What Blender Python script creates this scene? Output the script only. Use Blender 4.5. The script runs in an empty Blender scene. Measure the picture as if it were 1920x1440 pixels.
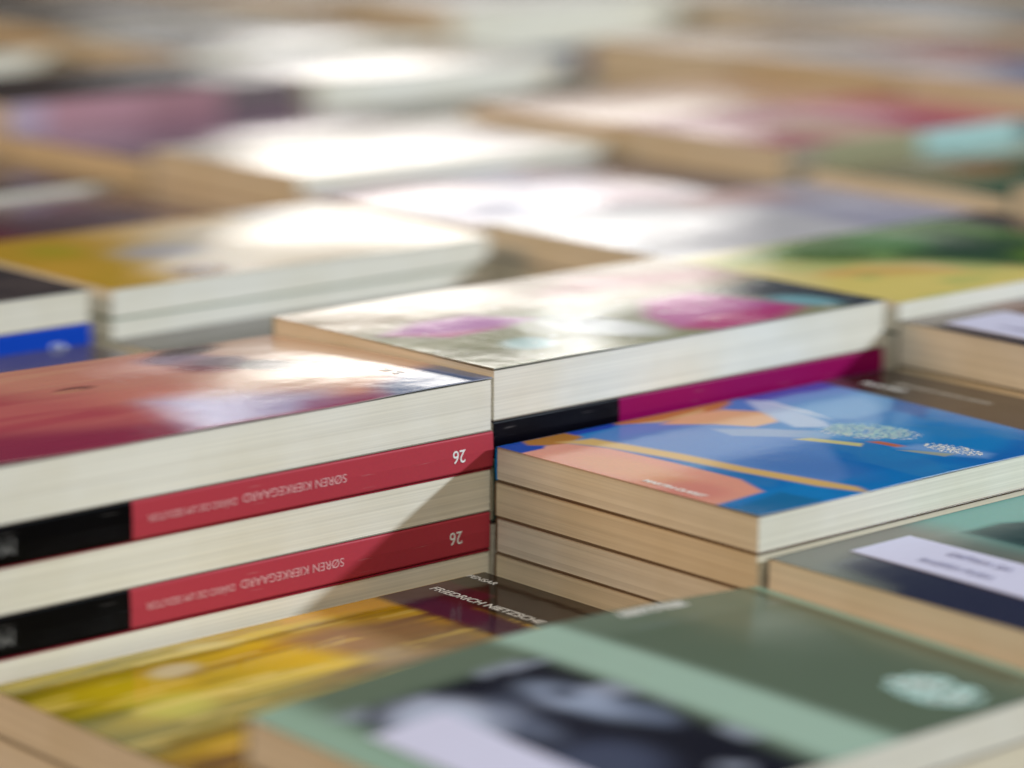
import bpy, math, random
import numpy as np
from mathutils import Matrix, Vector

# ------------------------------------------------------------------ camera, world, lamps, exposure
sc = bpy.context.scene
col = sc.collection
R = math.radians

def look_matrix(loc, yaw, pitch, roll):
    fw = Vector((math.cos(yaw)*math.cos(pitch), math.sin(yaw)*math.cos(pitch), math.sin(pitch)))
    rt = Vector((math.sin(yaw), -math.cos(yaw), 0)); up = rt.cross(fw)
    r2 = rt*math.cos(roll) + up*math.sin(roll); u2 = up*math.cos(roll) - rt*math.sin(roll)
    m = Matrix((r2, u2, -fw)).transposed().to_4x4(); m.translation = Vector(loc)
    return m

YAW = R(48.684)
cam_d = bpy.data.cameras.new('camera'); cam = bpy.data.objects.new('camera', cam_d); col.objects.link(cam)
cam.matrix_world = look_matrix((-.6512, -.7498, .2371), YAW, R(-12.3265), R(.284))
cam_d.sensor_width = 36; cam_d.lens = 5814.6/1920*36
cam_d.clip_start = .01; cam_d.clip_end = 60
cam_d.dof.use_dof = True; cam_d.dof.focus_distance = 1.0
cam_d.dof.aperture_fstop = 5.0; cam_d.dof.aperture_ratio = .55
sc.camera = cam

world = bpy.data.worlds.new('World'); sc.world = world; world.use_nodes = True
bg = world.node_tree.nodes['Background']
bg.inputs['Color'].default_value = (.95, .97, 1.0, 1); bg.inputs['Strength'].default_value = .035

def area(name, loc, target, sx, sy, power, color):
    d = bpy.data.lights.new(name, 'AREA'); d.shape = 'RECTANGLE'; d.size = sx; d.size_y = sy
    d.energy = power; d.color = color
    o = bpy.data.objects.new(name, d); col.objects.link(o); o.location = loc
    o.rotation_euler = (Vector(target)-Vector(loc)).to_track_quat('-Z', 'Y').to_euler()
    return o

def at(az, el, dist):      # direction seen from the book corner: azimuth to the right of the view, elevation
    a = YAW - R(az)
    return (math.cos(a)*math.cos(R(el))*dist, math.sin(a)*math.cos(R(el))*dist, math.sin(R(el))*dist)

area('key_lamp', at(90, 22, 3.2), (0, 0, 0), .14, .14, 102, (.76, .88, 1.0))
area('window_left', at(-3.4, 9.05, 6.0), (.2, .2, 0), .50, .36, 2.7, (1.0, .95, .88))
area('window_right', at(1.9, 9.6, 6.0), (.2, .2, 0), .60, .22, 1.6, (1.0, .96, .90))
area('far_haze_fill', at(.5, 6.1, 6.0), (.4, .4, 0), 2.0, .17, 1.15, (1.0, .98, .97))  # added dim strip light, lends the far covers a pale haze
area('sparkle_helper', at(1.4, 11.7, 6.0), (0, 0, 0), .11, .055, .5, (1.0, 1.0, 1.0))  # small added light for a compact highlight on the centre cover
area('left_sparkle_helper', at(-6.5, 13.2, 6.0), (0, 0, 0), .15, .04, .35, (.95, .97, 1.0))  # small added light for a highlight on the left cover
area('front_fill', at(172, 50, 2.6), (.3, .3, 0), 2.2, 1.6, 40, (1.0, .97, .86))
area('warm_side_lamp', at(-105, 24, 2.8), (.4, .5, 0), 1.6, 1.0, 33, (1.0, .62, .32))
area('overhead_fill', (.6, .7, 2.4), (.6, .7, 0), 1.8, 1.8, 9, (1.0, .96, .9))  # added overhead softbox for soft ambient light

vs = sc.view_settings
vs.view_transform = 'Standard'; vs.look = 'None'; vs.exposure = 0; vs.gamma = 1; vs.use_curve_mapping = False
sc.render.engine = 'CYCLES'
sc.cycles.use_denoising = True
sc.cycles.max_bounces = 6

# ------------------------------------------------------------------ helpers
L, W = .190, .1205
TABLE = -.070
rng = random.Random(4)

def lin(c):
    return tuple(((x/255)/12.92 if x/255 <= .04045 else ((x/255+.055)/1.055)**2.4) for x in c)

def link(name, me, parent=None, mats=()):
    o = bpy.data.objects.new(name, me); col.objects.link(o)
    for m in mats: me.materials.append(m)
    if parent: o.parent = parent
    return o

def mat_new(name):
    m = bpy.data.materials.new(name); m.use_nodes = True
    nt = m.node_tree; b = nt.nodes['Principled BSDF']
    return m, nt, b

def N(nt, t, **kw):
    n = nt.nodes.new(t)
    for k, v in kw.items(): setattr(n, k, v)
    return n

# laminated card: colour comes from the printed artwork stored on the mesh
def cover_material(name, rough, coat):
    m, nt, b = mat_new(name)
    a = N(nt, 'ShaderNodeVertexColor', layer_name='print')
    tc = N(nt, 'ShaderNodeTexCoord')
    no = N(nt, 'ShaderNodeTexNoise'); no.inputs['Scale'].default_value = 900; no.inputs['Detail'].default_value = 2
    nt.links.new(tc.outputs['Object'], no.inputs['Vector'])
    mx = N(nt, 'ShaderNodeMixRGB', blend_type='MULTIPLY'); mx.inputs[0].default_value = .16
    nt.links.new(a.outputs['Color'], mx.inputs[1]); nt.links.new(no.outputs['Color'], mx.inputs[2])
    hs = N(nt, 'ShaderNodeHueSaturation'); hs.inputs['Saturation'].default_value = 1.0
    nt.links.new(mx.outputs[0], hs.inputs['Color'])
    nt.links.new(hs.outputs[0], b.inputs['Base Color'])
    n2 = N(nt, 'ShaderNodeTexNoise'); n2.inputs['Scale'].default_value = 22; n2.inputs['Detail'].default_value = 3
    nt.links.new(tc.outputs['Object'], n2.inputs['Vector'])
    bp = N(nt, 'ShaderNodeBump'); bp.inputs['Strength'].default_value = .10; bp.inputs['Distance'].default_value = .004
    n4 = N(nt, 'ShaderNodeTexNoise'); n4.inputs['Scale'].default_value = 160; n4.inputs['Detail'].default_value = 4
    nt.links.new(tc.outputs['Object'], n4.inputs['Vector'])
    b4 = N(nt, 'ShaderNodeBump'); b4.inputs['Strength'].default_value = .06; b4.inputs['Distance'].default_value = .0006
    nt.links.new(n4.outputs['Fac'], b4.inputs['Height']); nt.links.new(b4.outputs[0], bp.inputs['Normal'])
    nt.links.new(n2.outputs['Fac'], bp.inputs['Height']); nt.links.new(bp.outputs[0], b.inputs['Normal'])
    rr = N(nt, 'ShaderNodeMapRange'); rr.inputs['To Min'].default_value = rough*.8; rr.inputs['To Max'].default_value = rough*1.25
    n3 = N(nt, 'ShaderNodeTexNoise'); n3.inputs['Scale'].default_value = 55; n3.inputs['Detail'].default_value = 4
    nt.links.new(tc.outputs['Object'], n3.inputs['Vector'])
    nt.links.new(n3.outputs['Fac'], rr.inputs['Value']); nt.links.new(rr.outputs[0], b.inputs['Roughness'])
    b.inputs['Coat Weight'].default_value = coat; b.inputs['Coat Roughness'].default_value = .10
    b.inputs['IOR'].default_value = 1.39
    return m

def page_material(name, tint, seed):
    m, nt, b = mat_new(name)
    tc = N(nt, 'ShaderNodeTexCoord'); mp = N(nt, 'ShaderNodeMapping')
    mp.inputs['Scale'].default_value = (7, 7, 1900); mp.inputs['Location'].default_value = (seed, seed*2, seed*3)
    nt.links.new(tc.outputs['Object'], mp.inputs['Vector'])
    no = N(nt, 'ShaderNodeTexNoise'); no.inputs['Scale'].default_value = 1; no.inputs['Detail'].default_value = 3
    nt.links.new(mp.outputs[0], no.inputs['Vector'])
    mp2 = N(nt, 'ShaderNodeMapping'); mp2.inputs['Scale'].default_value = (9, 9, 900)
    nt.links.new(tc.outputs['Object'], mp2.inputs['Vector'])
    nb = N(nt, 'ShaderNodeTexNoise'); nb.inputs['Scale'].default_value = 1; nb.inputs['Detail'].default_value = 4
    nt.links.new(mp2.outputs[0], nb.inputs['Vector'])
    r1 = N(nt, 'ShaderNodeValToRGB')
    r1.color_ramp.elements[0].position = .36; r1.color_ramp.elements[0].color = (*[x*.86 for x in tint], 1)
    r1.color_ramp.elements[1].position = .62; r1.color_ramp.elements[1].color = (*tint, 1)
    ad = N(nt, 'ShaderNodeMath', operation='ADD'); ad.use_clamp = True
    ml = N(nt, 'ShaderNodeMath', operation='MULTIPLY'); ml.inputs[1].default_value = .78
    m3 = N(nt, 'ShaderNodeMath', operation='MULTIPLY'); m3.inputs[1].default_value = .27
    nt.links.new(no.outputs['Fac'], ml.inputs[0]); nt.links.new(nb.outputs['Fac'], m3.inputs[0])
    nt.links.new(ml.outputs[0], ad.inputs[0]); nt.links.new(m3.outputs[0], ad.inputs[1])
    nt.links.new(ad.outputs[0], r1.inputs['Fac'])
    na = N(nt, 'ShaderNodeTexNoise'); na.inputs['Scale'].default_value = 26; na.inputs['Detail'].default_value = 3
    nt.links.new(tc.outputs['Object'], na.inputs['Vector'])
    ra = N(nt, 'ShaderNodeValToRGB'); ra.color_ramp.elements[0].position = .35; ra.color_ramp.elements[0].color = (.90, .87, .79, 1)
    ra.color_ramp.elements[1].position = .62; ra.color_ramp.elements[1].color = (1, 1, 1, 1)
    nt.links.new(na.outputs['Fac'], ra.inputs['Fac'])
    mm = N(nt, 'ShaderNodeMixRGB', blend_type='MULTIPLY'); mm.inputs[0].default_value = .7
    nt.links.new(r1.outputs[0], mm.inputs[1]); nt.links.new(ra.outputs[0], mm.inputs[2]); nt.links.new(mm.outputs[0], b.inputs['Base Color'])
    bp = N(nt, 'ShaderNodeBump'); bp.inputs['Strength'].default_value = .08; bp.inputs['Distance'].default_value = .0003
    nt.links.new(ad.outputs[0], bp.inputs['Height']); nt.links.new(bp.outputs[0], b.inputs['Normal'])
    b.inputs['Roughness'].default_value = .85
    b.inputs['Specular IOR Level'].default_value = .25
    return m

GLOSS = cover_material('laminated_cover', .115, 0)
SATIN = cover_material('satin_cover', .22, 0)
SPINE = cover_material('spine_card', .38, 0)
SPINE.node_tree.nodes['Principled BSDF'].inputs['Specular IOR Level'].default_value = .10
_nt = SPINE.node_tree; _hs = [n for n in _nt.nodes if n.type == 'HUE_SAT'][0]; _b = _nt.nodes['Principled BSDF']
_tc = N(_nt, 'ShaderNodeTexCoord'); _mp = N(_nt, 'ShaderNodeMapping'); _mp.inputs['Scale'].default_value = (60, 60, 900)
_no = N(_nt, 'ShaderNodeTexNoise'); _no.inputs['Scale'].default_value = 1; _no.inputs['Detail'].default_value = 5
_r = N(_nt, 'ShaderNodeValToRGB'); _r.color_ramp.elements[0].position = .66; _r.color_ramp.elements[1].position = .80
_r.color_ramp.elements[0].color = (0, 0, 0, 1); _r.color_ramp.elements[1].color = (.35, .35, .35, 1)
_mx = N(_nt, 'ShaderNodeMixRGB'); _mx.inputs[2].default_value = (.5, .45, .42, 1)
_nt.links.new(_tc.outputs['Object'], _mp.inputs[0]); _nt.links.new(_mp.outputs[0], _no.inputs['Vector']); _nt.links.new(_no.outputs['Fac'], _r.inputs['Fac'])
_nt.links.new(_r.outputs[0], _mx.inputs[0]); _nt.links.new(_hs.outputs[0], _mx.inputs[1]); _nt.links.new(_mx.outputs[0], _b.inputs['Base Color'])
PAGES = [page_material('cream_page_edges', (.76, .71, .60), 1.3),
         page_material('ivory_page_edges', (.78, .74, .65), 4.1),
         page_material('straw_page_edges', (.74, .65, .49), 7.7)]

def flat_material(name, color, rough=.5):
    m, nt, b = mat_new(name)
    tc = N(nt, 'ShaderNodeTexCoord'); no = N(nt, 'ShaderNodeTexNoise'); no.inputs['Scale'].default_value = 300
    nt.links.new(tc.outputs['Object'], no.inputs['Vector'])
    r = N(nt, 'ShaderNodeValToRGB')
    r.color_ramp.elements[0].color = (*[x*.88 for x in color], 1); r.color_ramp.elements[1].color = (*color, 1)
    nt.links.new(no.outputs['Fac'], r.inputs['Fac']); nt.links.new(r.outputs[0], b.inputs['Base Color'])
    b.inputs['Roughness'].default_value = rough
    return m
INK_WHITE = flat_material('white_ink', lin((235, 235, 232)), .4)
INK_ROSE = flat_material('pale_rose_ink', lin((216, 160, 162)), .4)
INK_CYAN = flat_material('pale_cyan_ink', lin((185, 225, 222)), .35)
INK_GREY = flat_material('grey_ink', lin((120, 118, 116)), .4)
INK_DARK = flat_material('dark_ink', lin((140, 140, 172)), .5)
PAPER = flat_material('label_paper', lin((206, 208, 236)), .45)

# ---- artwork: layers painted in cover coordinates (u along the length, v across)
def smooth(x): x = np.clip(x, 0, 1); return x*x*(3-2*x)

def value_noise(u, v, su, sv, seed):
    r = np.random.RandomState(seed); g = r.rand(64, 64)
    x = u*su+9; y = v*sv+9
    xi = np.floor(x).astype(int); yi = np.floor(y).astype(int); fx = smooth(x-xi); fy = smooth(y-yi)
    a = g[xi % 64, yi % 64]; b = g[(xi+1) % 64, yi % 64]; c = g[xi % 64, (yi+1) % 64]; d = g[(xi+1) % 64, (yi+1) % 64]
    return (a*(1-fx)+b*fx)*(1-fy)+(c*(1-fx)+d*fx)*fy

def fnoise(u, v, su, sv, seed):
    return (value_noise(u, v, su, sv, seed)*.55 + value_noise(u, v, su*2.1, sv*2.1, seed+1)*.3 + value_noise(u, v, su*4.3, sv*4.3, seed+2)*.15)

def poly_mask(u, v, pts, soft):
    x = u*L; y = v*W; P = [(a*L, b*W) for a, b in pts]
    ins = np.zeros_like(x, bool); d = np.full_like(x, 9.)
    for i in range(len(P)):
        x1, y1 = P[i]; x2, y2 = P[(i+1) % len(P)]
        c = ((y1 > y) != (y2 > y)) & (x < (x2-x1)*(y-y1)/((y2-y1) or 1e-9)+x1)
        ins ^= c
        dx, dy = x2-x1, y2-y1; t = np.clip(((x-x1)*dx+(y-y1)*dy)/(dx*dx+dy*dy+1e-12), 0, 1)
        d = np.minimum(d, np.hypot(x-x1-t*dx, y-y1-t*dy))
    sd = np.where(ins, d, -d)
    s = max(soft, .0004)
    return smooth(sd/s*.5+.5)

def paint(spec, u, v):
    if isinstance(spec[-1][0], str) and spec[-1][0] == 'shift':
        u = u+spec[-1][1]; v = v+spec[-1][2]; spec = spec[:-1]
    c = np.empty(u.shape+(3,)); c[:] = lin(spec[0])
    for l in spec[1:]:
        k = l[0]
        if k == 'poly': m = poly_mask(u, v, l[1], l[3] if len(l) > 3 else 0)*(l[4] if len(l) > 4 else 1); cc = l[2]
        elif k == 'blob':                                  # cx, cy, rx, ry, angle, colour, strength
            _, cx, cy, rx, ry, an, cc, st = l
            x = (u-cx)*L; y = (v-cy)*W; a = R(an)
            X = (x*math.cos(a)+y*math.sin(a))/(rx*L); Y = (-x*math.sin(a)+y*math.cos(a))/(ry*W)
            m = smooth(1.5-np.hypot(X, Y))*st
        elif k == 'noise':                                 # su, sv, seed, colour, threshold, width, strength
            _, su, sv, sd, cc, th, wd, st = l
            m = smooth((fnoise(u, v, su, sv, sd)-th)/wd+.5)*st
        m = m[..., None]; c = c*(1-m)+np.array(lin(cc))*m
    return c

def set_print(me, colors):
    a = me.color_attributes.new('print', 'FLOAT_COLOR', 'POINT')
    f = np.ones((len(me.vertices), 4), np.float32); f[:, :3] = colors
    a.data.foreach_set('color', f.ravel())

def grid_panel(name, nx, ny, zf, spec, tk, length, width, mat):
    """a card sheet with real thickness; top printed with the artwork"""
    us, vs_ = np.meshgrid(np.linspace(0, 1, nx+1), np.linspace(0, 1, ny+1), indexing='ij')
    z = zf(us, vs_)
    top = np.stack([us*length, vs_*width, z], -1).reshape(-1, 3)
    colr = paint(spec, us, vs_).reshape(-1, 3)
    idx = np.arange((nx+1)*(ny+1)).reshape(nx+1, ny+1)
    q = np.stack([idx[:-1, :-1], idx[1:, :-1], idx[1:, 1:], idx[:-1, 1:]], -1).reshape(-1, 4).tolist()
    ring = list(idx[:, 0]) + list(idx[-1, 1:]) + list(idx[-2::-1, -1]) + list(idx[0, -2:0:-1])
    n = len(top)
    rim = top[ring] - np.array([0, 0, tk])
    rimtop = top[ring]
    V = np.concatenate([top, rimtop, rim])
    m = len(ring)
    edge = np.array(lin((205, 200, 190)))*.6 + colr[ring]*.4
    C = np.concatenate([colr, colr[ring]*.5+edge*.5, edge])
    for i in range(m):
        j = (i+1) % m
        q.append([int(n+j), int(n+i), int(n+m+i), int(n+m+j)])
    q.append([int(n+m+i) for i in range(m)][::-1])
    me = bpy.data.meshes.new(name); me.from_pydata(V.tolist(), [], q)
    set_print(me, C)
    me.polygons.foreach_set('use_smooth', [i < nx*ny for i in range(len(me.polygons))])
    me.materials.append(mat)
    return me

def box_mesh(name, x0, x1, y0, y1, z0, z1, color=None, mat=None, nz=1, jit=0, seed=0):
    """a box whose sides may be cut in layers that step in and out a hair (the leaves of a book)"""
    r = random.Random(seed); V = []; F = []
    nx, ny = (10, 7) if nz > 1 else (1, 1)
    per = [(i/nx, 0) for i in range(nx)] + [(1, j/ny) for j in range(ny)] + [(1-i/nx, 1) for i in range(nx)] + [(0, 1-j/ny) for j in range(ny)]
    k = len(per); ph = [r.uniform(0, 6) for _ in range(4)]
    for l in range(nz+1):
        jx = r.uniform(-jit, jit); jy = r.uniform(-jit, jit)
        for (a, b) in per:
            w = math.sin(a*5+ph[0]+l*.5)*jit*.6; w2 = math.sin(b*5+ph[1]+l*.4)*jit*.6
            V.append((x0+(x1-x0)*a+(jx+w2)*(1 if a in (0, 1) else 0), y0+(y1-y0)*b+(jy+w)*(1 if b in (0, 1) else 0), z0+(z1-z0)*l/nz))
    for l in range(nz):
        for i in range(k):
            j = (i+1) % k; F.append((l*k+i, l*k+j, (l+1)*k+j, (l+1)*k+i))
    F.append(tuple(range(k))[::-1])
    if nz == 1: F.append(tuple(nz*k+i for i in range(k)))
    else:
        b0 = len(V); i0 = .0002
        for i in range(nx+1):
            for j in range(ny+1): V.append((x0+i0+(x1-x0-2*i0)*i/nx, y0+i0+(y1-y0-2*i0)*j/ny, z1))
        for i in range(nx):
            for j in range(ny):
                a = b0+i*(ny+1)+j; F.append((a, a+ny+1, a+ny+2, a+1))
    me = bpy.data.meshes.new(name); me.from_pydata(V, [], F)
    if color is not None: set_print(me, np.tile(np.array(lin(color)), (len(V), 1)))
    if mat: me.materials.append(mat)
    return me

def spine_mesh(name, th, segs, mat, side):
    """rounded spine, printed in bands along its length; side = 0 front (y=0) or 1 back (y=W)"""
    prof = []; r = .0011; ns = 5
    for i in range(ns+1):
        a = math.pi/2*i/ns; prof.append((r-r*math.sin(a), -r*(1-0)+r-(r-r*math.cos(a))))
    pr = [(r-r*math.sin(math.pi/2*i/ns), r-r*math.cos(math.pi/2*i/ns)) for i in range(ns+1)]   # bottom curve: (r,0)->(0,r)
    pr += [(-.0002, th/2)]
    pr += [(r-r*math.cos(math.pi/2*i/ns), th-r+r*math.sin(math.pi/2*i/ns)) for i in range(ns+1)]
    inner = [(p[0]+.0004 if p[0] < r*.98 else p[0], min(max(p[1], .0004), th-.0004)) for p in pr][::-1]
    loop = pr + inner
    V = []; F = []; C = []
    n = len(loop)
    for (u0, u1, c) in segs:
        b = len(V)
        for uu in (u0, u1):
            for (y, z) in loop:
                V.append((uu*L, y if side == 0 else W-y, z)); C.append(lin(c))
        for i in range(n):
            j = (i+1) % n
            f = (b+i, b+j, b+n+j, b+n+i)
            F.append(f if side == 1 else f[::-1])
        F.append(tuple(b+i for i in range(n))); F.append(tuple(b+n+i for i in range(n))[::-1])
    me = bpy.data.meshes.new(name); me.from_pydata(V, [], F); set_print(me, np.array(C)); me.materials.append(mat)
    return me

def text_mesh(body, size, flip_rot, loc, plane, mat, name='lettering', parent=None, ext=.00004, stretch=1, align='CENTER', bold=0):
    cu = bpy.data.curves.new('t', 'FONT'); cu.body = body; cu.size = size; cu.extrude = ext; cu.align_x = align; cu.align_y = 'CENTER'
    cu.offset = bold
    o = bpy.data.objects.new('t', cu); col.objects.link(o)
    bpy.context.view_layer.update()
    me = bpy.data.meshes.new_from_object(o.evaluated_get(bpy.context.evaluated_depsgraph_get()))
    bpy.data.objects.remove(o); bpy.data.curves.remove(cu)
    m = Matrix.Rotation(flip_rot, 4, 'Z') @ Matrix.Diagonal((stretch, 1, 1, 1))
    if plane == 'front': m = Matrix.Rotation(R(90), 4, 'X') @ m
    me.transform(Matrix.Translation(loc) @ m)
    me.materials.clear(); me.materials.append(mat)
    ob = bpy.data.objects.new(name, me); col.objects.link(ob)
    if parent: ob.parent = parent
    return ob

CT = .00035      # card thickness
cache = {}
def cached(key, fn):
    if key not in cache: cache[key] = fn()
    return cache[key]

e_surf = {}
GROUP = 'paperback books laid flat in stacks'
def book(x, y, z, th, label, front='pages', art=((120, 110, 100),), spine=None, res=(24, 16), bow=.0, mat=None, pages=0,
         rot=0, back=(150, 140, 128), lift=None, seed=0, curl=.0):
    """one paperback: Empty > front_cover, back_cover, spine, page_block"""
    mat = mat or GLOSS
    e = bpy.data.objects.new('paperback_book', None); col.objects.link(e)
    e.empty_display_size = .02
    e.location = (x, y, z); e.rotation_euler = (0, 0, R(rot))
    e['label'] = label; e['category'] = 'book'; e['group'] = GROUP
    side = 0 if front == 'spine' else 1
    spine = spine or ((0, 1, art[0]),)
    def zf(u, v):
        zz = th + bow*np.sin(np.pi*u)*np.sin(np.pi*v)
        if curl:
            fe = (1-v) if side == 1 else v
            zz = zz + curl*np.clip(fe, 0, 1)**5*(.35+.65*np.sin(u*7+seed*1.7)**2) + curl*.8*np.clip(1-u, 0, 1)**8*np.clip(fe, 0, 1)
        return zz
    y0 = .0011 if side == 0 else 0
    plain = len(art) == 1 and not bow and not lift
    def bend(me):
        if lift:
            n = len(me.vertices); a = np.empty(n*3, np.float32); me.vertices.foreach_get('co', a); a = a.reshape(-1, 3)
            a[:, 2] += lift(a[:, 0]/L, a[:, 1]/W)*np.clip(a[:, 2]/th, 0, 1); me.vertices.foreach_set('co', a.ravel())
        return me
    def fc():
        me = grid_panel('front_cover', res[0], res[1], zf, art, CT, L, W-.0011, mat)
        if side == 0: me.transform(Matrix.Translation((0, .0011, 0)))
        return me
    if plain:
        me = cached(('fc', art[0], round(th, 4), side, mat.name), lambda: box_mesh('front_cover', 0, L, y0, W-.0011+y0, th-CT, th, art[0], mat))
    else: me = bend(fc())
    fo = bpy.data.objects.new('front_cover', me); col.objects.link(fo); fo.parent = e
    me = cached(('bc', back, side, mat.name), lambda: box_mesh('back_cover', 0, L, y0, W-.0011+y0, 0, CT, back, mat))
    bo = bpy.data.objects.new('back_cover', me); col.objects.link(bo); bo.parent = e
    me = cached(('sp', spine, round(th, 4), side, mat.name, id(lift) if lift else 0), lambda: bend(spine_mesh('spine', th, spine, SPINE, side)))
    so = bpy.data.objects.new('spine', me); col.objects.link(so); so.parent = e
    me = cached(('pb', round(th, 4), side, pages, seed, id(lift) if lift else 0), lambda: bend(box_mesh('page_block', .0003, L-.0003, .0006 if side == 0 else .0003, W-(.0003 if side == 0 else .0006),
                CT+.00003, th-CT-.00003, None, PAGES[pages], nz=max(6, int(th/.0013)), jit=.00003, seed=seed)))
    po = bpy.data.objects.new('page_block', me); col.objects.link(po); po.parent = e
    e_surf[fo.name] = lambda u, v: zf(u, v) + (lift(u, v) if lift else 0)
    return e, fo, so

def onto(o, cover, y0=0):
    """press printed lettering onto the bowed cover it belongs to"""
    f = e_surf[cover.name]; me = o.data; n = len(me.vertices); a = np.empty(n*3, np.float32); me.vertices.foreach_get('co', a); a = a.reshape(-1, 3)
    a[:, 2] += f(a[:, 0]/L, a[:, 1]/W) - a[:, 2].min() + .00006; me.vertices.foreach_set('co', a.ravel()); return o

ORD = ['second', 'third', 'fourth', 'fifth', 'sixth', 'seventh', 'eighth', 'ninth', 'tenth', 'eleventh', 'twelfth']
FILL = [(96, 60, 52), (60, 70, 96), (150, 140, 120), (70, 66, 62), (120, 40, 60), (80, 100, 90), (190, 185, 175), (56, 50, 46)]
def fill_down(x, y, ztop, name, start=0, thick=None, hold=None):
    """books under the ones placed by hand, down to the table top"""
    z = ztop; k = start; r = random.Random(int((x*1000+5000)*7+(y*1000+5000)*13))
    base = thick or r.choice((.019, .021, .023))
    n = max(1, round((z-TABLE)/base)); th = round((z-TABLE)/n, 4)
    th = (z-TABLE)/n
    for i in range(n):
        z -= th
        f = r.choice(('pages', 'spine'))
        book(x+r.uniform(-.0012, .0006), y+r.uniform(-.001, .001), z, th-.0001, '%s paperback down in the stack of the %s' % (ORD[k-1], name),
             front=f, art=(r.choice(FILL),), pages=r.choice((0, 0, 1, 2)), rot=r.uniform(-.25, .25), seed=r.randrange(4), back=r.choice(FILL))
        k += 1

# ------------------------------------------------------------------ the table the stacks stand on
tm, nt, b = mat_new('table_laminate')
tc = N(nt, 'ShaderNodeTexCoord'); mp = N(nt, 'ShaderNodeMapping'); mp.inputs['Scale'].default_value = (3, 40, 3)
no = N(nt, 'ShaderNodeTexNoise'); no.inputs['Scale'].default_value = 2; no.inputs['Detail'].default_value = 6
rp = N(nt, 'ShaderNodeValToRGB'); rp.color_ramp.elements[0].color = (.07, .045, .03, 1); rp.color_ramp.elements[1].color = (.13, .09, .06, 1)
nt.links.new(tc.outputs['Object'], mp.inputs[0]); nt.links.new(mp.outputs[0], no.inputs['Vector'])
nt.links.new(no.outputs['Fac'], rp.inputs['Fac']); nt.links.new(rp.outputs[0], b.inputs['Base Color']); b.inputs['Roughness'].default_value = .5
t = link('display_table', box_mesh('display_table', -.75, 2.5, -.6, 2.5, TABLE-.03, TABLE-.0002), None, [tm])
t['label'] = 'dark brown display table top under all the book stacks'; t['category'] = 'table'

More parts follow.
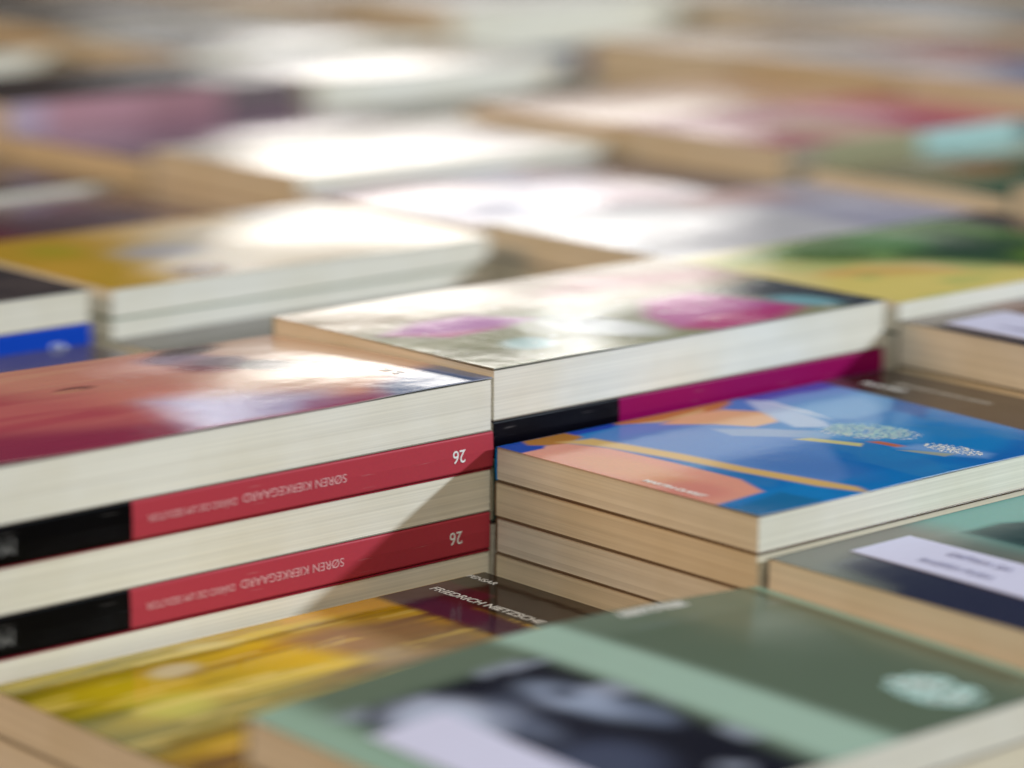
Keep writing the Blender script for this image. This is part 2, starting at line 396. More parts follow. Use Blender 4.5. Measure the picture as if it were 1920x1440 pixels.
#ART#
ART = dict(
 left=((226, 164, 138), ('noise', 3, 5, 3, (200, 116, 112), .52, .3, .5),
   ('poly', [(-.1, -.1), (.45, -.1), (.52, .2), (.45, .5), (.35, .72), (.2, .8), (-.1, .9)], (176, 62, 84), .020, .88),
   ('noise', 2, 9, 5, (214, 130, 120), .55, .2, .45),
   ('poly', [(-.1, -.1), (.52, -.1), (.5, .10), (.2, .28), (-.1, .42)], (136, 32, 74), .012, .85),
   ('poly', [(.45, -.05), (.72, -.05), (.78, .18), (.66, .32), (.5, .34)], (176, 172, 214), .012, .9),
   ('poly', [(.62, .30), (.80, .18), (1.1, .25), (1.1, 1.1), (.86, 1.1), (.80, .72), (.70, .52)], (222, 190, 164), .02, .96),  # right part: cream of the glare painted into the print
   ('blob', .83, .93, .09, .07, 30, (52, 36, 36), .95), ('blob', .76, .80, .06, .11, 60, (96, 60, 110), .9), ('blob', .76, .66, .07, .10, 60, (130, 44, 70), .9),
   ('blob', .835, .56, .05, .12, 35, (34, 16, 22), 1), ('blob', .80, .70, .06, .06, 20, (84, 40, 70), .9), ('blob', .88, .47, .05, .06, 20, (60, 36, 26), .8), 
   ('blob', .47, .62, .035, .03, 0, (120, 70, 66), .7), ('blob', .45, .60, .03, .02, 0, (205, 140, 118), .9),
   ('poly', [(.78, -.1), (1.1, -.1), (1.1, .27), (.97, .22), (.86, .12)], (58, 100, 150), .007, .95),
   ('poly', [(.58, -.1), (.82, -.1), (.84, .06), (.70, .10)], (150, 72, 120), .005, .8),
   ('poly', [(.40, -.1), (.83, -.1), (.80, .014), (.45, .01)], (150, 30, 80), .003, .9), ('shift', .055, 0)),
 center=((150, 152, 120), ('noise', 5, 8, 11, (176, 176, 160), .5, .3, .6),
   ('poly', [(-.1, .60), (.30, .66), (.62, .46), (1.1, .50), (1.1, 1.1), (-.1, 1.1)], (168, 150, 122), .016, .95),
   ('poly', [(.55, .72), (.9, .62), (1.0, .72), (.7, .86)], (196, 110, 130), .02, .9),
   ('poly', [(.04, .56), (.16, .64), (.27, .62), (.34, .46), (.24, .42), (.12, .44)], (176, 84, 178), .006, .96),
   ('poly', [(.05, .55), (.13, .47), (.26, .42), (.12, .41)], (196, 64, 140), .004, .8),
   ('poly', [(.50, .10), (.52, .26), (.62, .44), (.76, .46), (.80, .30), (.84, .12), (.70, .02), (.56, .0)], (196, 92, 168), .006, .96),
   ('poly', [(.50, .08), (.62, .16), (.80, .16), (.84, .10), (.72, .0), (.56, -.02)], (190, 40, 120), .006, .8),
   ('blob', .40, .24, .06, .18, 20, (232, 238, 240), .97), ('blob', .19, .20, .05, .07, 30, (170, 210, 216), .8),  # first blob: blossom whitened, its highlight painted in
   ('poly', [(.80, .42), (.86, .12), (.92, -.05), (1.1, -.05), (1.1, .5), (.95, .5)], (44, 58, 76), .008, .95),
   ('blob', .88, .16, .045, .11, 20, (130, 190, 205), .85), ('noise', 40, 30, 21, (235, 240, 235), .80, .05, .6)),
 blue=((0, 126, 200), ('noise', 3, 4, 31, (0, 96, 182), .5, .3, .8), ('noise', 9, 3, 37, (50, 130, 190), .62, .15, .5),
   # flesh-coloured field along the near end
   ('poly', [(-.1, .88), (.10, .93), (.135, .78), (.145, .55), (.15, .30), (.12, .17), (-.1, .13)], (228, 158, 138), .0016, 1),
   ('blob', .06, .58, .05, .2, 0, (228, 172, 128), .6), ('blob', .04, .30, .05, .1, 0, (212, 128, 122), .6),
   ('poly', [(-.1, .90), (-.1, 1.1), (.06, 1.1), (.09, .96), (.05, .90)], (10, 66, 170), .001, 1),
   ('poly', [(.045, .955), (.08, 1.1), (.17, 1.1), (.16, .93), (.11, .90), (.07, .92)], (178, 116, 30), .0014, 1),
   # pale periwinkle sweep
   ('poly', [(.17, .93), (.26, .96), (.36, .92), (.42, .80), (.45, .62), (.44, .42), (.37, .28), (.30, .14), (.24, .10), (.20, .30), (.18, .55), (.17, .75)], (84, 134, 204), .003, 1),
   ('blob', .30, .30, .06, .2, 8, (70, 118, 190), .5),
   # ochre ribbon
   ('poly', [(.10, .93), (.165, .90), (.20, .60), (.215, .38), (.262, .05), (.25, -.02), (.215, .12), (.185, .35), (.162, .60), (.135, .80)], (218, 180, 112), .0022, 1),
   ('poly', [(.02, .10), (.14, .14), (.16, -.1), (-.1, -.1), (-.1, .1)], (6, 110, 168), .002, 1),
   # deep blue and gold behind
   ('poly', [(.15, 1.1), (.16, .96), (.24, .96), (.30, .99), (.30, 1.1)], (10, 60, 178), .001, 1),
   ('poly', [(.28, 1.1), (.27, .98), (.38, .90), (.50, .93), (.55, .97), (.62, 1.1)], (190, 118, 24), .0016, 1),
   ('poly', [(.33, .90), (.40, .80), (.44, .70), (.50, .70), (.55, .80), (.50, .92), (.42, .94)], (226, 172, 124), .0016, 1),
   ('poly', [(.34, .92), (.30, .96), (.36, .94), (.48, .965), (.46, .94)], (214, 186, 120), .001, .9),
   ('poly', [(.62, 1.1), (.58, .95), (.66, .88), (.80, .93), (.90, 1.1)], (14, 72, 176), .0016, 1),
   ('poly', [(.57, .92), (.70, .93), (.80, .90), (.84, .72), (.74, .60), (.62, .58), (.55, .72)], (96, 158, 216), .003, .95),
   ('poly', [(.73, .60), (.84, .74), (.84, .60), (.72, .46)], (8, 92, 170), .002, .9),
   # the white wing and spray
   ('poly', [(.59, .97), (.62, .90), (.60, .80), (.565, .62), (.54, .55), (.49, .62), (.51, .72), (.54, .84)], (176, 196, 228), .0016, .96),
   ('poly', [(.61, .93), (.605, .74), (.585, .62), (.598, .80)], (228, 234, 244), .0008, .95),
   ('poly', [(.37, .76), (.44, .66), (.49, .56), (.52, .50), (.47, .46), (.42, .56), (.36, .66)], (150, 172, 208), .0014, .9),
   ('poly', [(.45, .54), (.52, .56), (.60, .54), (.65, .46), (.63, .34), (.58, .27), (.53, .34), (.48, .42)], (90, 160, 216), .006, .6),
   ('noise', 90, 60, 51, (235, 245, 250), .64, .1, .0),
   ('poly', [(.42, .52), (.45, .50), (.49, .36), (.47, .34)], (214, 204, 130), .001, .9),
   ('poly', [(.505, .37), (.525, .35), (.535, .26), (.515, .27)], (196, 104, 50), .001, .95),
   ('poly', [(.51, .27), (.56, .26), (.60, .16), (.61, .06), (.58, .04), (.54, .13)], (120, 164, 220), .003, .9),
   ('poly', [(.50, .25), (.52, .22), (.56, .12), (.53, .12)], (170, 172, 140), .001, .8),
   ('poly', [(.780, -.1), (.815, 1.1), (1.1, 1.1), (1.1, -.1)], (52, 38, 32), .0008, 1)),
 yellow=((196, 154, 8), ('noise', 2.2, 10, 61, (232, 194, 20), .5, .16, .8), ('noise', 3, 14, 67, (92, 60, 10), .55, .12, .85),
   ('poly', [(-.1, .3), (.45, .35), (.40, 1.1), (-.1, 1.1)], (150, 146, 16), .02, .55),
   ('blob', .30, .82, .045, .05, 10, (204, 200, 170), .75), ('blob', .42, .93, .05, .035, -20, (222, 206, 130), .6), ('noise', 2.5, 30, 70, (120, 96, 8), .60, .07, .5), ('poly', [(-.1, -.1), (.12, -.1), (.09, .5), (.05, 1.1), (-.1, 1.1)], (84, 86, 14), .02, .7), ('blob', .20, .60, .06, .1, 0, (190, 190, 60), .6),
   ('poly', [(.52, .86), (.62, .90), (.78, .80), (.80, .5), (.66, .42), (.56, .5)], (150, 124, 92), .01, .9),
   ('poly', [(.50, .30), (.60, .46), (.66, .46), (.80, .38), (.80, -.1), (.5, -.1)], (98, 52, 18), .01, .9),
   ('poly', [(.60, 1.1), (.58, .96), (.70, .93), (.80, .90), (.80, 1.1)], (222, 160, 20), .004, .9),
   ('noise', 5, 26, 77, (232, 204, 110), .66, .05, .5),
   ('poly', [(.80, -.1), (.80, 1.1), (.965, 1.1), (.965, .80), (.88, .75), (.865, -.1)], (74, 26, 40), .003, 1),
   ('poly', [(.80, .3), (.80, .95), (.87, .9), (.86, .3)], (70, 40, 76), .004, .6),
   ('poly', [(.885, -.1), (.885, .80), (.955, .80), (.955, 1.1), (1.1, 1.1), (1.1, -.1)], (46, 33, 24), .0008, 1), ('shift', .04, .01)),
 green=((88, 104, 88), ('noise', 3, 3, 81, (108, 118, 106), .5, .4, .5),
   ('poly', [(-.1, .90), (.51, .90), (.51, 1.1), (-.1, 1.1)], (104, 126, 106), .005, 1),
   ('poly', [(-.1, -.1), (.10, -.1), (.10, .95), (-.1, 1.1)], (150, 182, 166), .008, .9),
   ('poly', [(.14, -.1), (.14, .88), (.50, .88), (.53, -.1)], (20, 22, 36), .006, 1), ('noise', 9, 8, 83, (150, 158, 178), .62, .08, .8), ('poly', [(.56, -.1), (.53, .5), (.505, .88), (.7, .9), (1.2, .9), (1.2, -.1)], (90, 106, 90), .004, 1), ('poly', [(-.1, .885), (1.2, .885), (1.2, 1.1), (-.1, 1.1)], (98, 114, 98), .004, 1), ('poly', [(-.1, -.1), (.13, -.1), (.13, 1.1), (-.1, 1.1)], (146, 176, 160), .008, 1),
   ('blob', .24, .72, .07, .12, 20, (190, 200, 226), .9), ('blob', .33, .60, .05, .14, -20, (110, 120, 146), .7), ('blob', .43, .60, .04, .15, 10, (150, 164, 192), .85), ('blob', .43, .66, .02, .04, 0, (30, 32, 50), .7),
   ('blob', .47, .45, .03, .08, 0, (110, 122, 148), .7), ('blob', .36, .42, .03, .3, 0, (24, 26, 42), .9), ('blob', .30, .3, .08, .12, 0, (90, 100, 130), .5),
   ('poly', [(.56, -.1), (.51, .90), (.49, 1.1), (.615, 1.1), (.63, .9), (.70, -.1)], (156, 184, 170), .004, 1),
   ('poly', [(1.035, -.1), (1.035, 1.1), (1.1, 1.1), (1.1, -.1)], (150, 190, 176), .0016, 1), ('shift', .055, .03)),
 teal=((112, 112, 106), ('noise', 2, 3, 91, (96, 112, 108), .5, .4, .6),
   ('poly', [(.38, -.1), (.34, .7), (.34, 1.1), (1.1, 1.1), (1.1, -.1)], (98, 158, 152), .012, 1),
   ('poly', [(.35, -.1), (.35, .84), (.44, .84), (.6, .7), (.7, -.1)], (8, 54, 60), .003, 1),
   ('poly', [(-.1, -.1), (-.1, .5), (.02, .62), (.05, .84), (.15, .90), (.155, -.1)], (26, 34, 66), .006, .95)),
 tree=((236, 222, 150), ('noise', 3, 3, 101, (240, 230, 190), .5, .3, .7),
   ('poly', [(.06, .46), (.20, .56), (.32, .26), (.50, .12), (.6, -.1), (-.1, -.1), (-.1, .2)], (232, 214, 120), .008, .9),
   ('poly', [(.06, .46), (.12, .52), (.34, .30), (.36, .20), (.14, .36)], (222, 160, 96), .010, .7),
   ('poly', [(.08, .86), (.18, .60), (.34, .40), (.44, .20), (.60, -.1), (1.1, -.1), (1.1, 1.1), (.55, 1.1), (.3, 1.0)], (56, 112, 44), .012, .95),
   ('noise', 8, 9, 107, (150, 190, 110), .60, .12, .45), ('blob', .55, .45, .16, .32, 25, (18, 60, 52), .85), ('blob', .46, .75, .09, .16, 0, (60, 140, 50), .8),
   ('blob', .62, .2, .1, .16, 0, (104, 140, 40), .8), ('poly', [(.80, -.1), (.80, 1.1), (1.1, 1.1), (1.1, -.1)], (64, 56, 60), .006, 1), ('shift', -.029, 0)),
 labelled=((122, 110, 104), ('noise', 2, 3, 121, (110, 104, 100), .5, .4, .6),
   ('poly', [(-.1, -.1), (-.1, .74), (.0, .86), (.03, .86), (.03, -.1)], (24, 26, 48), .003, .95),
   ('poly', [(.25, -.1), (.25, 1.1), (.36, 1.1), (.36, -.1)], (120, 66, 44), .01, .9), ('poly', [(.36, -.1), (.36, 1.1), (.44, 1.1), (.44, -.1)], (60, 66, 96), .01, .9)),
 gold=((212, 168, 60), ('noise', 3, 4, 131, (196, 160, 40), .5, .3, .8),
   ('poly', [(.2, -.1), (.26, .5), (.5, .8), (1.1, .9), (1.1, -.1)], (236, 226, 208), .02, .9),
   ('blob', .26, .10, .07, .09, 20, (120, 80, 20), .9), ('blob', .32, .45, .10, .12, 0, (170, 176, 196), .7), ('blob', .15, .70, .06, .12, 0, (176, 168, 30), .8),
   ('poly', [(.72, .78), (1.1, .78), (1.1, 1.1), (.72, 1.1)], (70, 82, 92), .01, .9)),
)

# ------------------------------------------------------------------ foreground and in-focus stacks
RESF = (300, 190)
XL = -.1945       # left column starts here; its right ends meet the middle column at x = 0
#  left stack
z = .022
bk, fc, sp = book(XL, 0, z-.0175, .0175, 'thick paperback with glossy wine red and peach cover, above the two red spines',
    art=ART['left'], res=RESF, bow=.0010, curl=.0007, lift=lambda u, v: -.0040*v*v*(.25+.75*np.clip(u, 0, 1)), spine=((0, 1, (120, 30, 60)),), seed=1, pages=1)
onto(text_mesh('S. K.', .006, R(90), (.172, .030, .01795), 'top', INK_WHITE, 'title_lettering', fc), fc)
z = .0045
RED = ((0, .262, (3, 2, 3)), (.262, 1, (178, 62, 73)))
def red_spine(e, so, th):
    text_mesh('SØREN KIERKEGAARD', .0040, math.pi, (.1098, -.00026, th*.53), 'front', INK_ROSE, 'author_lettering', so, stretch=1.0)
    text_mesh('DIÁRIO DE UM SEDUTOR', .0033, math.pi, (.0716, -.00026, th*.5), 'front', INK_ROSE, 'title_lettering', so, stretch=.86)
    text_mesh('26', .0062, math.pi, (.1755, -.00026, th*.5), 'front', INK_WHITE, 'number_lettering', so, stretch=.9)
    text_mesh('M', .0074, math.pi, (.0065, -.00026, th*.5), 'front', INK_GREY, 'publisher_mark', so)
bk, fc, sp = book(XL+.0004, .0, z-.0126, .0125, 'upper of the two red and black spines, below the wine red cover',
    front='spine', art=((150, 36, 54),), spine=RED, seed=2); red_spine(bk, sp, .0125)
z -= .0126
book(XL+.0001, .0004, z-.0146, .0145, 'paperback with cream page edges, sandwiched between the two red spines', art=((150, 36, 54),), seed=3, pages=0)
z -= .0146
bk, fc, sp = book(XL-.0006, .0004, z-.0131, .013, 'lower of the two red and black spines, above the yellow cover',
    front='spine', art=((150, 36, 54),), spine=RED, seed=1); red_spine(bk, sp, .013)
z -= .0131
book(XL-.0004, .0003, z-.0136, .0135, 'paperback with cream page edges, directly under the lower red spine', art=((150, 36, 54),), seed=2)
fill_down(XL, 0, z-.0136, 'wine red and peach cover', 5)
for o in [q for q in col.objects if q.name.startswith('paperback_book') and q.location.x < -.19]: o.scale.x = 1.02
#  centre stack
MAG = ((0, .298, (4, 2, 9)), (.298, 1, (142, 8, 82)))
z = .0246
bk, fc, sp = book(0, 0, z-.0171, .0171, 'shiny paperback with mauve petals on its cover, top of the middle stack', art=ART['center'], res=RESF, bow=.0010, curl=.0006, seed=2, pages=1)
z -= .0172
book(.0002, .0003, z-.0126, .0125, 'paperback with a magenta and black spine, under the mauve petal cover', front='spine', art=((150, 10, 90),), spine=MAG, seed=3)
fill_down(0, 0, z-.0126, 'mauve petal cover', 2)
#  blue cover stack
YB = -.1225
bk, fc, sp = book(-.0009, YB, -.0118, .0115, 'bright blue painted paperback with a dark brown title band, topmost of its stack', art=ART['blue'], res=(420, 266), bow=.0007, curl=.0004, back=(120, 100, 78), seed=1, pages=0)
onto(text_mesh('PLATÃO', .0054, R(-90), (.1648, .0985, .0119), 'top', INK_WHITE, 'author_lettering', fc, bold=.00005), fc)
onto(text_mesh('DIÁLOGOS ESCOLHIDOS', .0040, R(-90), (.1725, .0780, .0119), 'top', INK_WHITE, 'title_lettering', fc), fc)
onto(text_mesh('MARTIN CLARET', .0036, R(-90), (.0045, .0410, .0118), 'top', INK_WHITE, 'publisher_lettering', fc, bold=.00008), fc)
rs = np.random.RandomState(8)
def spray(parent, cx, cy, rx, ry, n, size, mat, zt, name, ang=0):
    V = []; F = []
    for _ in range(n):
        a = rs.uniform(0, 2*math.pi); q = math.sqrt(rs.uniform(0, 1)); dx = q*math.cos(a)*rx; dy = q*math.sin(a)*ry
        x = cx+dx*math.cos(ang)-dy*math.sin(ang); y = cy+dx*math.sin(ang)+dy*math.cos(ang)
        s = size*rs.uniform(.4, 1.2); b0 = len(V); t = rs.uniform(0, 6)
        for i in range(5):
            V.append((x+s*math.cos(t+i*1.2566)*rs.uniform(.5, 1.2), y+s*math.sin(t+i*1.2566)*rs.uniform(.4, 1), zt))
        F.append(tuple(range(b0, b0+5)))
    me = bpy.data.meshes.new(name); me.from_pydata(V, [], F); me.materials.append(mat)
    o = bpy.data.objects.new(name, me); col.objects.link(o); o.parent = parent
    return o
onto(spray(fc, .106, .052, .018, .009, 300, .0006, INK_WHITE, .0123, 'foam_print', R(-55)), fc)
onto(spray(fc, .108, .054, .015, .010, 520, .00075, INK_CYAN, .01235, 'foam_print', R(-60)), fc)
onto(spray(fc, .110, .019, .005, .011, 260, .0006, INK_WHITE, .01205, 'foam_print', R(10)), fc)
z = -.0119
for k, th in enumerate((.0122, .0122, .0122, .0122)):
    book((-.0007, -.0011, -.0008, -.001)[k], YB+(.0004, -.0002, .0003, 0)[k], z-th, th-.0001, '%s paperback down in the stack of the bright blue cover' % ORD[k],
         art=((118, 96, 74),), back=(120, 100, 78), pages=(2, 0, 2, 0)[k], seed=k, rot=(.1, -.1, .05, 0)[k]); z -= th
fill_down(0, YB, z, 'bright blue cover', 5)
#  yellow cover stack
YX = -.1965
bk, fc, sp = book(YX, YB, -.0420-.0135, .0135, 'yellow and ochre painted paperback with brown title band, below the red spines', art=ART['yellow'], res=RESF, bow=.0010, curl=.0006, seed=1)
onto(text_mesh('FRIEDRICH NIETZSCHE', .0052, R(-90), (.1645, .0890, .0141), 'top', INK_WHITE, 'title_lettering', fc, bold=.00004), fc)
onto(text_mesh('PENSAR', .0040, R(-90), (.1830, .1125, .0138), 'top', INK_WHITE, 'series_lettering', fc), fc)
fill_down(YX, YB, -.0555, 'yellow and ochre cover', 1, thick=.0145)
#  sage green cover stack (nearest)
GY = -.2445
bk, fc, sp = book(-.1935, GY, -.0205-.0135, .0135, 'sage green paperback with dark photograph and pale round emblem, nearest the viewer', art=ART['green'], res=(220, 140), bow=.0008,
    lift=lambda u, v: -.0020*(1-v)+.0042*np.sin(np.pi*np.clip(u, 0, 1))*v, mat=SATIN, seed=2)
onto(spray(fc, .156, .020, .0105, .0145, 190, .0015, INK_CYAN, .0142, 'round_emblem'), fc)
onto(spray(fc, .156, .020, .0085, .012, 90, .0011, INK_WHITE, .0142, 'round_emblem'), fc)
onto(text_mesh('ARISTÓTELES', .0058, 0, (.142, W*.955, .01372), 'top', INK_WHITE, 'title_lettering', fc, bold=.00016, stretch=.75), fc)
def label_patch(parent, u0, u1, v0, v1, zt, name='white_label'):
    me = box_mesh(name, u0*L, u1*L, v0*W, v1*W, zt, zt+.0003, None, PAPER)
    o = bpy.data.objects.new(name, me); col.objects.link(o); o.parent = parent
    me2 = grid_panel(name, 12, 12, lambda u, v: u*0+.0003, ((222, 222, 240),), .00025, (u1-u0)*L, (v1-v0)*W, PAPER)
    me2.transform(Matrix.Translation((u0*L, v0*W, 0))); o.data = me2
    e_surf[o.name] = lambda u, v: e_surf[parent.name](u, v)+.00036
    return onto(o, parent)
lb = label_patch(fc, .07, .20, .12, .70, .01425)
fill_down(-.1935, GY, -.034, 'sage green cover', 1)
#  teal and grey cover with a white label (right foreground)
def lines(parent, u0, u1, v0, v1, zt, words):
    for i, w in enumerate(words):
        o = text_mesh(w, .0046, R(-90), ((u1-(i+.75)*(u1-u0)/(len(words)+.5))*L, (v0+v1)/2*W, zt), 'top', INK_DARK, 'label_lettering', parent, bold=.0001); onto(o, parent)
bk, fc, sp = book(.0015, GY, -.0128-.0125, .0125, 'grey and teal paperback with white label, right foreground in front of the blue cover', art=ART['teal'], res=(220, 140), bow=.0008, mat=SATIN, seed=3)
lb = label_patch(fc, .125, .265, .20, .90, .0136); lines(lb, .125, .265, .35, .87, .01393, ('CRÍTICA DA', 'RAZÃO PURA'))
fill_down(.0015, GY, -.0253, 'grey and teal cover', 1)
#  right middle: labelled grey cover, in front of the tree cover
bk, fc, sp = book(.1955, YB+.0005, .0002, .0167, 'grey-brown paperback with a white label, at the right edge before the green treetop', art=ART['labelled'], res=(160, 100), bow=.0006, mat=SATIN, seed=1, pages=0)
lb = label_patch(fc, .045, .22, .30, .87, .0175); lines(lb, .045, .22, .40, .80, .01783, ('ÉTICA', 'A NICÔMACO'))
fill_down(.1955, YB, .0001, 'grey-brown labelled cover', 1)
#  tree cover
bk, fc, sp = book(.1985, .0005, .0228-.0115, .0115, 'paperback with green treetop and yellow field on its cover, right of the mauve petals', art=ART['tree'], res=(200, 130), bow=.0010, seed=2, pages=1)
fill_down(.1985, 0, .0112, 'green treetop cover', 1)
#  gold cover (two with greenish edges) and its neighbour with the blue spine
bk, fc, sp = book(.0, .222, .0196-.0115, .0115, 'paperback with a golden yellow and white glossy cover, behind the wine red cover', art=ART['gold'], res=(180, 110), bow=.0012, seed=3, pages=1)
book(.0, .2222, .0080-.0115, .0114, 'second paperback under the golden yellow cover, pale green line along its foot', art=((120, 160, 120),), seed=1, pages=1, back=(130, 170, 130))
fill_down(0, .222, -.0036, 'golden yellow cover', 2)
book(-.2000, .222, .0210-.0128, .0128, 'paperback with a dark grey-brown cover above a blue spine, at the left edge', art=((84, 74, 74), ('noise', 3, 4, 141, (50, 44, 50), .5, .3, .8)), bow=.0008, res=(60, 40), seed=2, pages=0)
bk, fc, sp = book(-.2000, .2218, .0081-.0138, .0137, 'paperback with a bright blue spine, under the dark grey-brown cover', front='spine', art=((20, 70, 170),), spine=((0, 1, (14, 66, 178)),), seed=1)
text_mesh('45', .0066, math.pi, (.1755, -.00026, .006), 'front', INK_WHITE, 'number_lettering', sp)
text_mesh('ARTHUR SCHOPENHAUER', .0036, math.pi, (.120, -.00026, .006), 'front', INK_WHITE, 'title_lettering', sp)
fill_down(-.2, .222, -.0058, 'dark grey-brown cover by the left edge', 2)

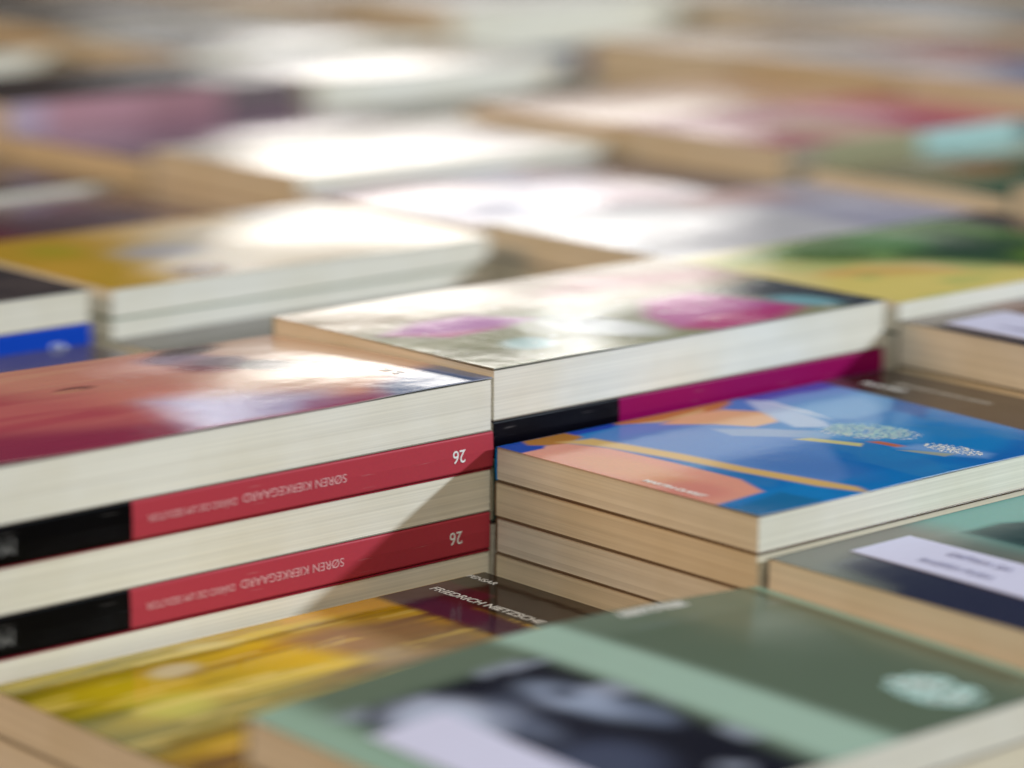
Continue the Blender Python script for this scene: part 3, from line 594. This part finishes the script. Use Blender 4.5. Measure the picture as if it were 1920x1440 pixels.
# ------------------------------------------------------------------ the blurred stacks behind: (column, row, top height, thickness, label, art, front, x shift)
PX, PY = .2045, .1241
WHITE = (232, 226, 216)
BACK = [
 (1, 1, .0212, .0135, 'bright white paperback with a lilac right end, directly behind the mauve petals', ((206, 206, 214), ('poly', [(.62, -.1), (.62, 1.1), (1.1, 1.1), (1.1, -.1)], (170, 170, 196), .01, .9), ('poly', [(.5, .7), (.5, 1.1), (.8, 1.1), (.8, .7)], (190, 130, 120), .02, .7))),
 (1, 2, .0192, .0120, 'lilac and rose paperback between two white covers', ((176, 176, 206), ('noise', 4, 3, 151, (190, 150, 160), .5, .3, .8), ('poly', [(.75, -.1), (.7, 1.1), (1.1, 1.1), (1.1, -.1)], (60, 50, 66), .02, .9))),
 (1, 3, .0262, .0165, 'large white paperback shining under the window, tan page end at its left', ((232, 222, 210), ('blob', .7, .4, .2, .3, 0, (226, 212, 216), .7))),
 (1, 4, .0200, .0130, 'plum and mauve paperback behind the large white cover', ((120, 92, 116), ('poly', [(-.1, -.1), (-.1, 1.1), (.3, 1.1), (.2, -.1)], (150, 130, 150), .02, .9))),
 (1, 5, .0345, .0175, 'dusty rose spined paperback raised behind the plum one', ((84, 72, 70),), 'spine', ((0, .12, (176, 156, 172)), (.12, .45, (176, 132, 140)), (.45, .72, (160, 118, 124)), (.72, 1, (110, 96, 98)))),  # grey right end of the spine is shadow painted into the bands
 (1, 6, .0080, .0140, 'low dark plum-brown paperback in the gap behind the dusty rose spine', ((58, 48, 48),)),
 (1, 7, .0300, .0170, 'grey-green paperback with pale page edges at the far left', ((150, 140, 130),)),
 (1, 8, .0320, .0150, 'grey-pink paperback in the far left corner', ((150, 130, 124),)),
 (2, 0, .0330, .0160, 'tan-edged paperback cut off by the right edge, beside the green treetop', ((110, 140, 130),)),
 (2, 1, .0265, .0125, 'sea green paperback with a pale aqua strip, at the right behind the treetop', ((40, 96, 78), ('poly', [(-.1, .2), (-.1, 1.1), (.45, 1.1), (.3, .3)], (150, 144, 110), .02, .9), ('blob', .3, .5, .1, .12, 0, (150, 104, 50), .9), ('poly', [(.42, .62), (.5, 1.1), (.95, 1.1), (.95, .62)], (150, 180, 170), .01, .9), ('blob', .6, .1, .3, .2, 0, (70, 120, 116), .7))),
 (2, 2, .0335, .0170, 'pink and crimson paperback with a cream patch', ((196, 110, 126), ('poly', [(-.1, .1), (-.1, 1.1), (.3, 1.1), (.2, .2)], (206, 160, 160), .02, .8), ('poly', [(.22, -.1), (.22, .5), (.42, .6), (.5, -.1)], (232, 204, 180), .015, .9), ('poly', [(.55, .1), (.6, 1.1), (1.1, 1.1), (1.1, .1)], (186, 60, 110), .02, .8)), 'spine', ((0, .12, (150, 136, 116)), (.12, .50, (150, 144, 112)), (.50, .9, (165, 196, 190)), (.9, 1, (90, 84, 78)))),  # last dark spine band is a painted-in shadow
 (2, 3, .0318, .0150, 'pale salmon paperback left of the pink and crimson cover', ((226, 192, 172), ('noise', 3, 3, 161, (210, 170, 140), .5, .3, .7))),
 (2, 4, .0120, .0150, 'low grey paperback in the gap behind the pale salmon cover', ((120, 116, 110),)),
 (2, 5, .0325, .0180, 'silvery lilac paperback with a blue patch, far behind the large white cover', ((206, 196, 190), ('blob', .25, .7, .12, .25, 0, (120, 130, 176), .9), ('poly', [(.75, -.1), (.7, 1.1), (1.1, 1.1), (1.1, -.1)], (140, 130, 134), .03, .8))),
 (2, 6, .0375, .0160, 'blue-grey paperback with a tan page end, far left', ((118, 124, 136), ('noise', 3, 3, 171, (150, 134, 120), .5, .3, .8))),
 (2, 7, .0390, .0150, 'beige-grey paperback second from the far left corner', ((140, 128, 116),)),
 (2, 8, .0400, .0140, 'pinkish grey paperback at the top left of the table', ((150, 138, 130),)),
 (3, 1, .0430, .0150, 'grey paperback outside the sea green one at the right edge', ((140, 140, 140),)),
 (3, 2, .0455, .0165, 'white paperback with a periwinkle blue swirl, upper right', ((206, 200, 204), ('blob', .30, .5, .16, .3, 20, (110, 124, 190), .9), ('blob', .55, .2, .16, .2, 0, (130, 138, 190), .8))),
 (3, 3, .0440, .0120, 'salmon and grey paperback left of the periwinkle swirl', ((190, 178, 170), ('poly', [(.3, -.1), (.3, .7), (.7, .7), (.7, -.1)], (200, 120, 112), .02, .8))),
 (3, 4, .0430, .0220, 'cream paperback on a tall tan-ended pile, upper middle', ((214, 184, 150), ('blob', .7, .5, .2, .3, 0, (120, 118, 118), .8))),
 (3, 5, .0050, .0150, 'low greenish grey paperback in the gap before the tall white pile', ((176, 178, 172),)),
 (3, 6, .0510, .0300, 'tall white paperback with pale page edges, top middle', ((222, 214, 208),)),
 (3, 7, .0450, .0150, 'ochre-ended grey paperback left of the tall white one', ((150, 136, 120),)),
 (3, 8, .0440, .0140, 'brown-grey paperback near the top left', ((130, 116, 104),)),
 (3, 9, .0440, .0140, 'smoke grey paperback near the top left', ((128, 126, 124),)),
 (4, 2, .0470, .0150, 'periwinkle and white paperback at the top right edge', ((150, 156, 200), ('noise', 5, 4, 181, (214, 210, 214), .5, .2, .9))),
 (4, 3, .0470, .0150, 'pale grey paperback with a salmon patch at the top right', ((206, 200, 196), ('blob', .2, .5, .2, .3, 0, (206, 120, 112), .8))),
 (4, 4, .0465, .0150, 'light stone paperback left of the salmon patch', ((190, 186, 176), ('noise', 4, 4, 183, (210, 206, 204), .5, .2, .9))),
 (4, 5, .0460, .0150, 'slate grey paperback at the top, right of centre', ((96, 100, 110), ('noise', 3, 4, 184, (150, 150, 150), .55, .2, .8))),
 (4, 6, .0450, .0150, 'warm sand paperback at the top, behind the cream cover', ((206, 180, 146), ('noise', 3, 4, 185, (220, 210, 196), .5, .2, .8))),
 (4, 7, .0500, .0150, 'off-white paperback at the top centre', ((222, 216, 212),)),
 (4, 8, .0520, .0150, 'pale stone paperback left of top centre', ((196, 190, 180),)),
 (5, 3, .0510, .0150, 'moss paperback in the last row, far right', ((140, 138, 92),)),
 (5, 4, .0510, .0150, 'dull gold paperback in the last row', ((176, 168, 120),)),
 (5, 5, .0500, .0150, 'dove grey paperback in the last row', ((140, 140, 138),)),
 (5, 6, .0500, .0150, 'beige paperback in the last row', ((190, 176, 150),)),
 (0, 1, .0000, .0130, 'low paperback hidden in the gap behind the mauve petals', ((90, 84, 80),)),
 (-1, 1, .0000, .0130, 'low paperback hidden in the gap behind the wine red cover', ((96, 84, 90),)),
 (0, 3, .0080, .0120, 'burgundy paperback lying low behind the golden yellow cover', ((110, 40, 56), ('poly', [(.4, -.1), (.4, 1.1), (1.1, 1.1), (1.1, -.1)], (96, 84, 92), .02, .8))),
 (0, 4, .0110, .0150, 'dark slate paperback with pale page edges behind the burgundy one', ((80, 66, 62),)),
 (0, 5, .0130, .0150, 'brown paperback at the left edge beyond the dark slate one', ((110, 84, 66),)),
]
for i, row in enumerate(BACK):
    c, r_, zt, th, lab, art = row[:6]; fr, spn = (row[6], row[7]) if len(row) > 6 else ('pages', None)
    x = c*PX + (0 if c < 2 else -.002) + rng.uniform(-.001, .001); y = r_*PY + rng.uniform(-.001, .001) + (.010 if (c, r_) == (2, 2) else 0)
    if c == 0: x = 0
    if c == -1: x = -.2
    plainart = art if len(art) > 1 else art + (('noise', 3, 4, 200+i, tuple(int(q*.8) for q in art[0]), .5, .3, .7),)
    book(x, y, zt-th, th, lab, front=fr, spine=spn, art=plainart, res=(64, 42), bow=.0008+.0006*rng.random(), seed=i % 4, pages=(0, 1, 0, 2)[i % 4] if zt > .012 else 0, rot=rng.uniform(-1.2, 1.2))
    short = lab.split(' paperback')[0]
    fill_down(x, y, zt-th, short+' cover' + ('' if short not in [b_[4].split(' paperback')[0] for b_ in BACK[:i]] else ' row %d' % r_), 1)
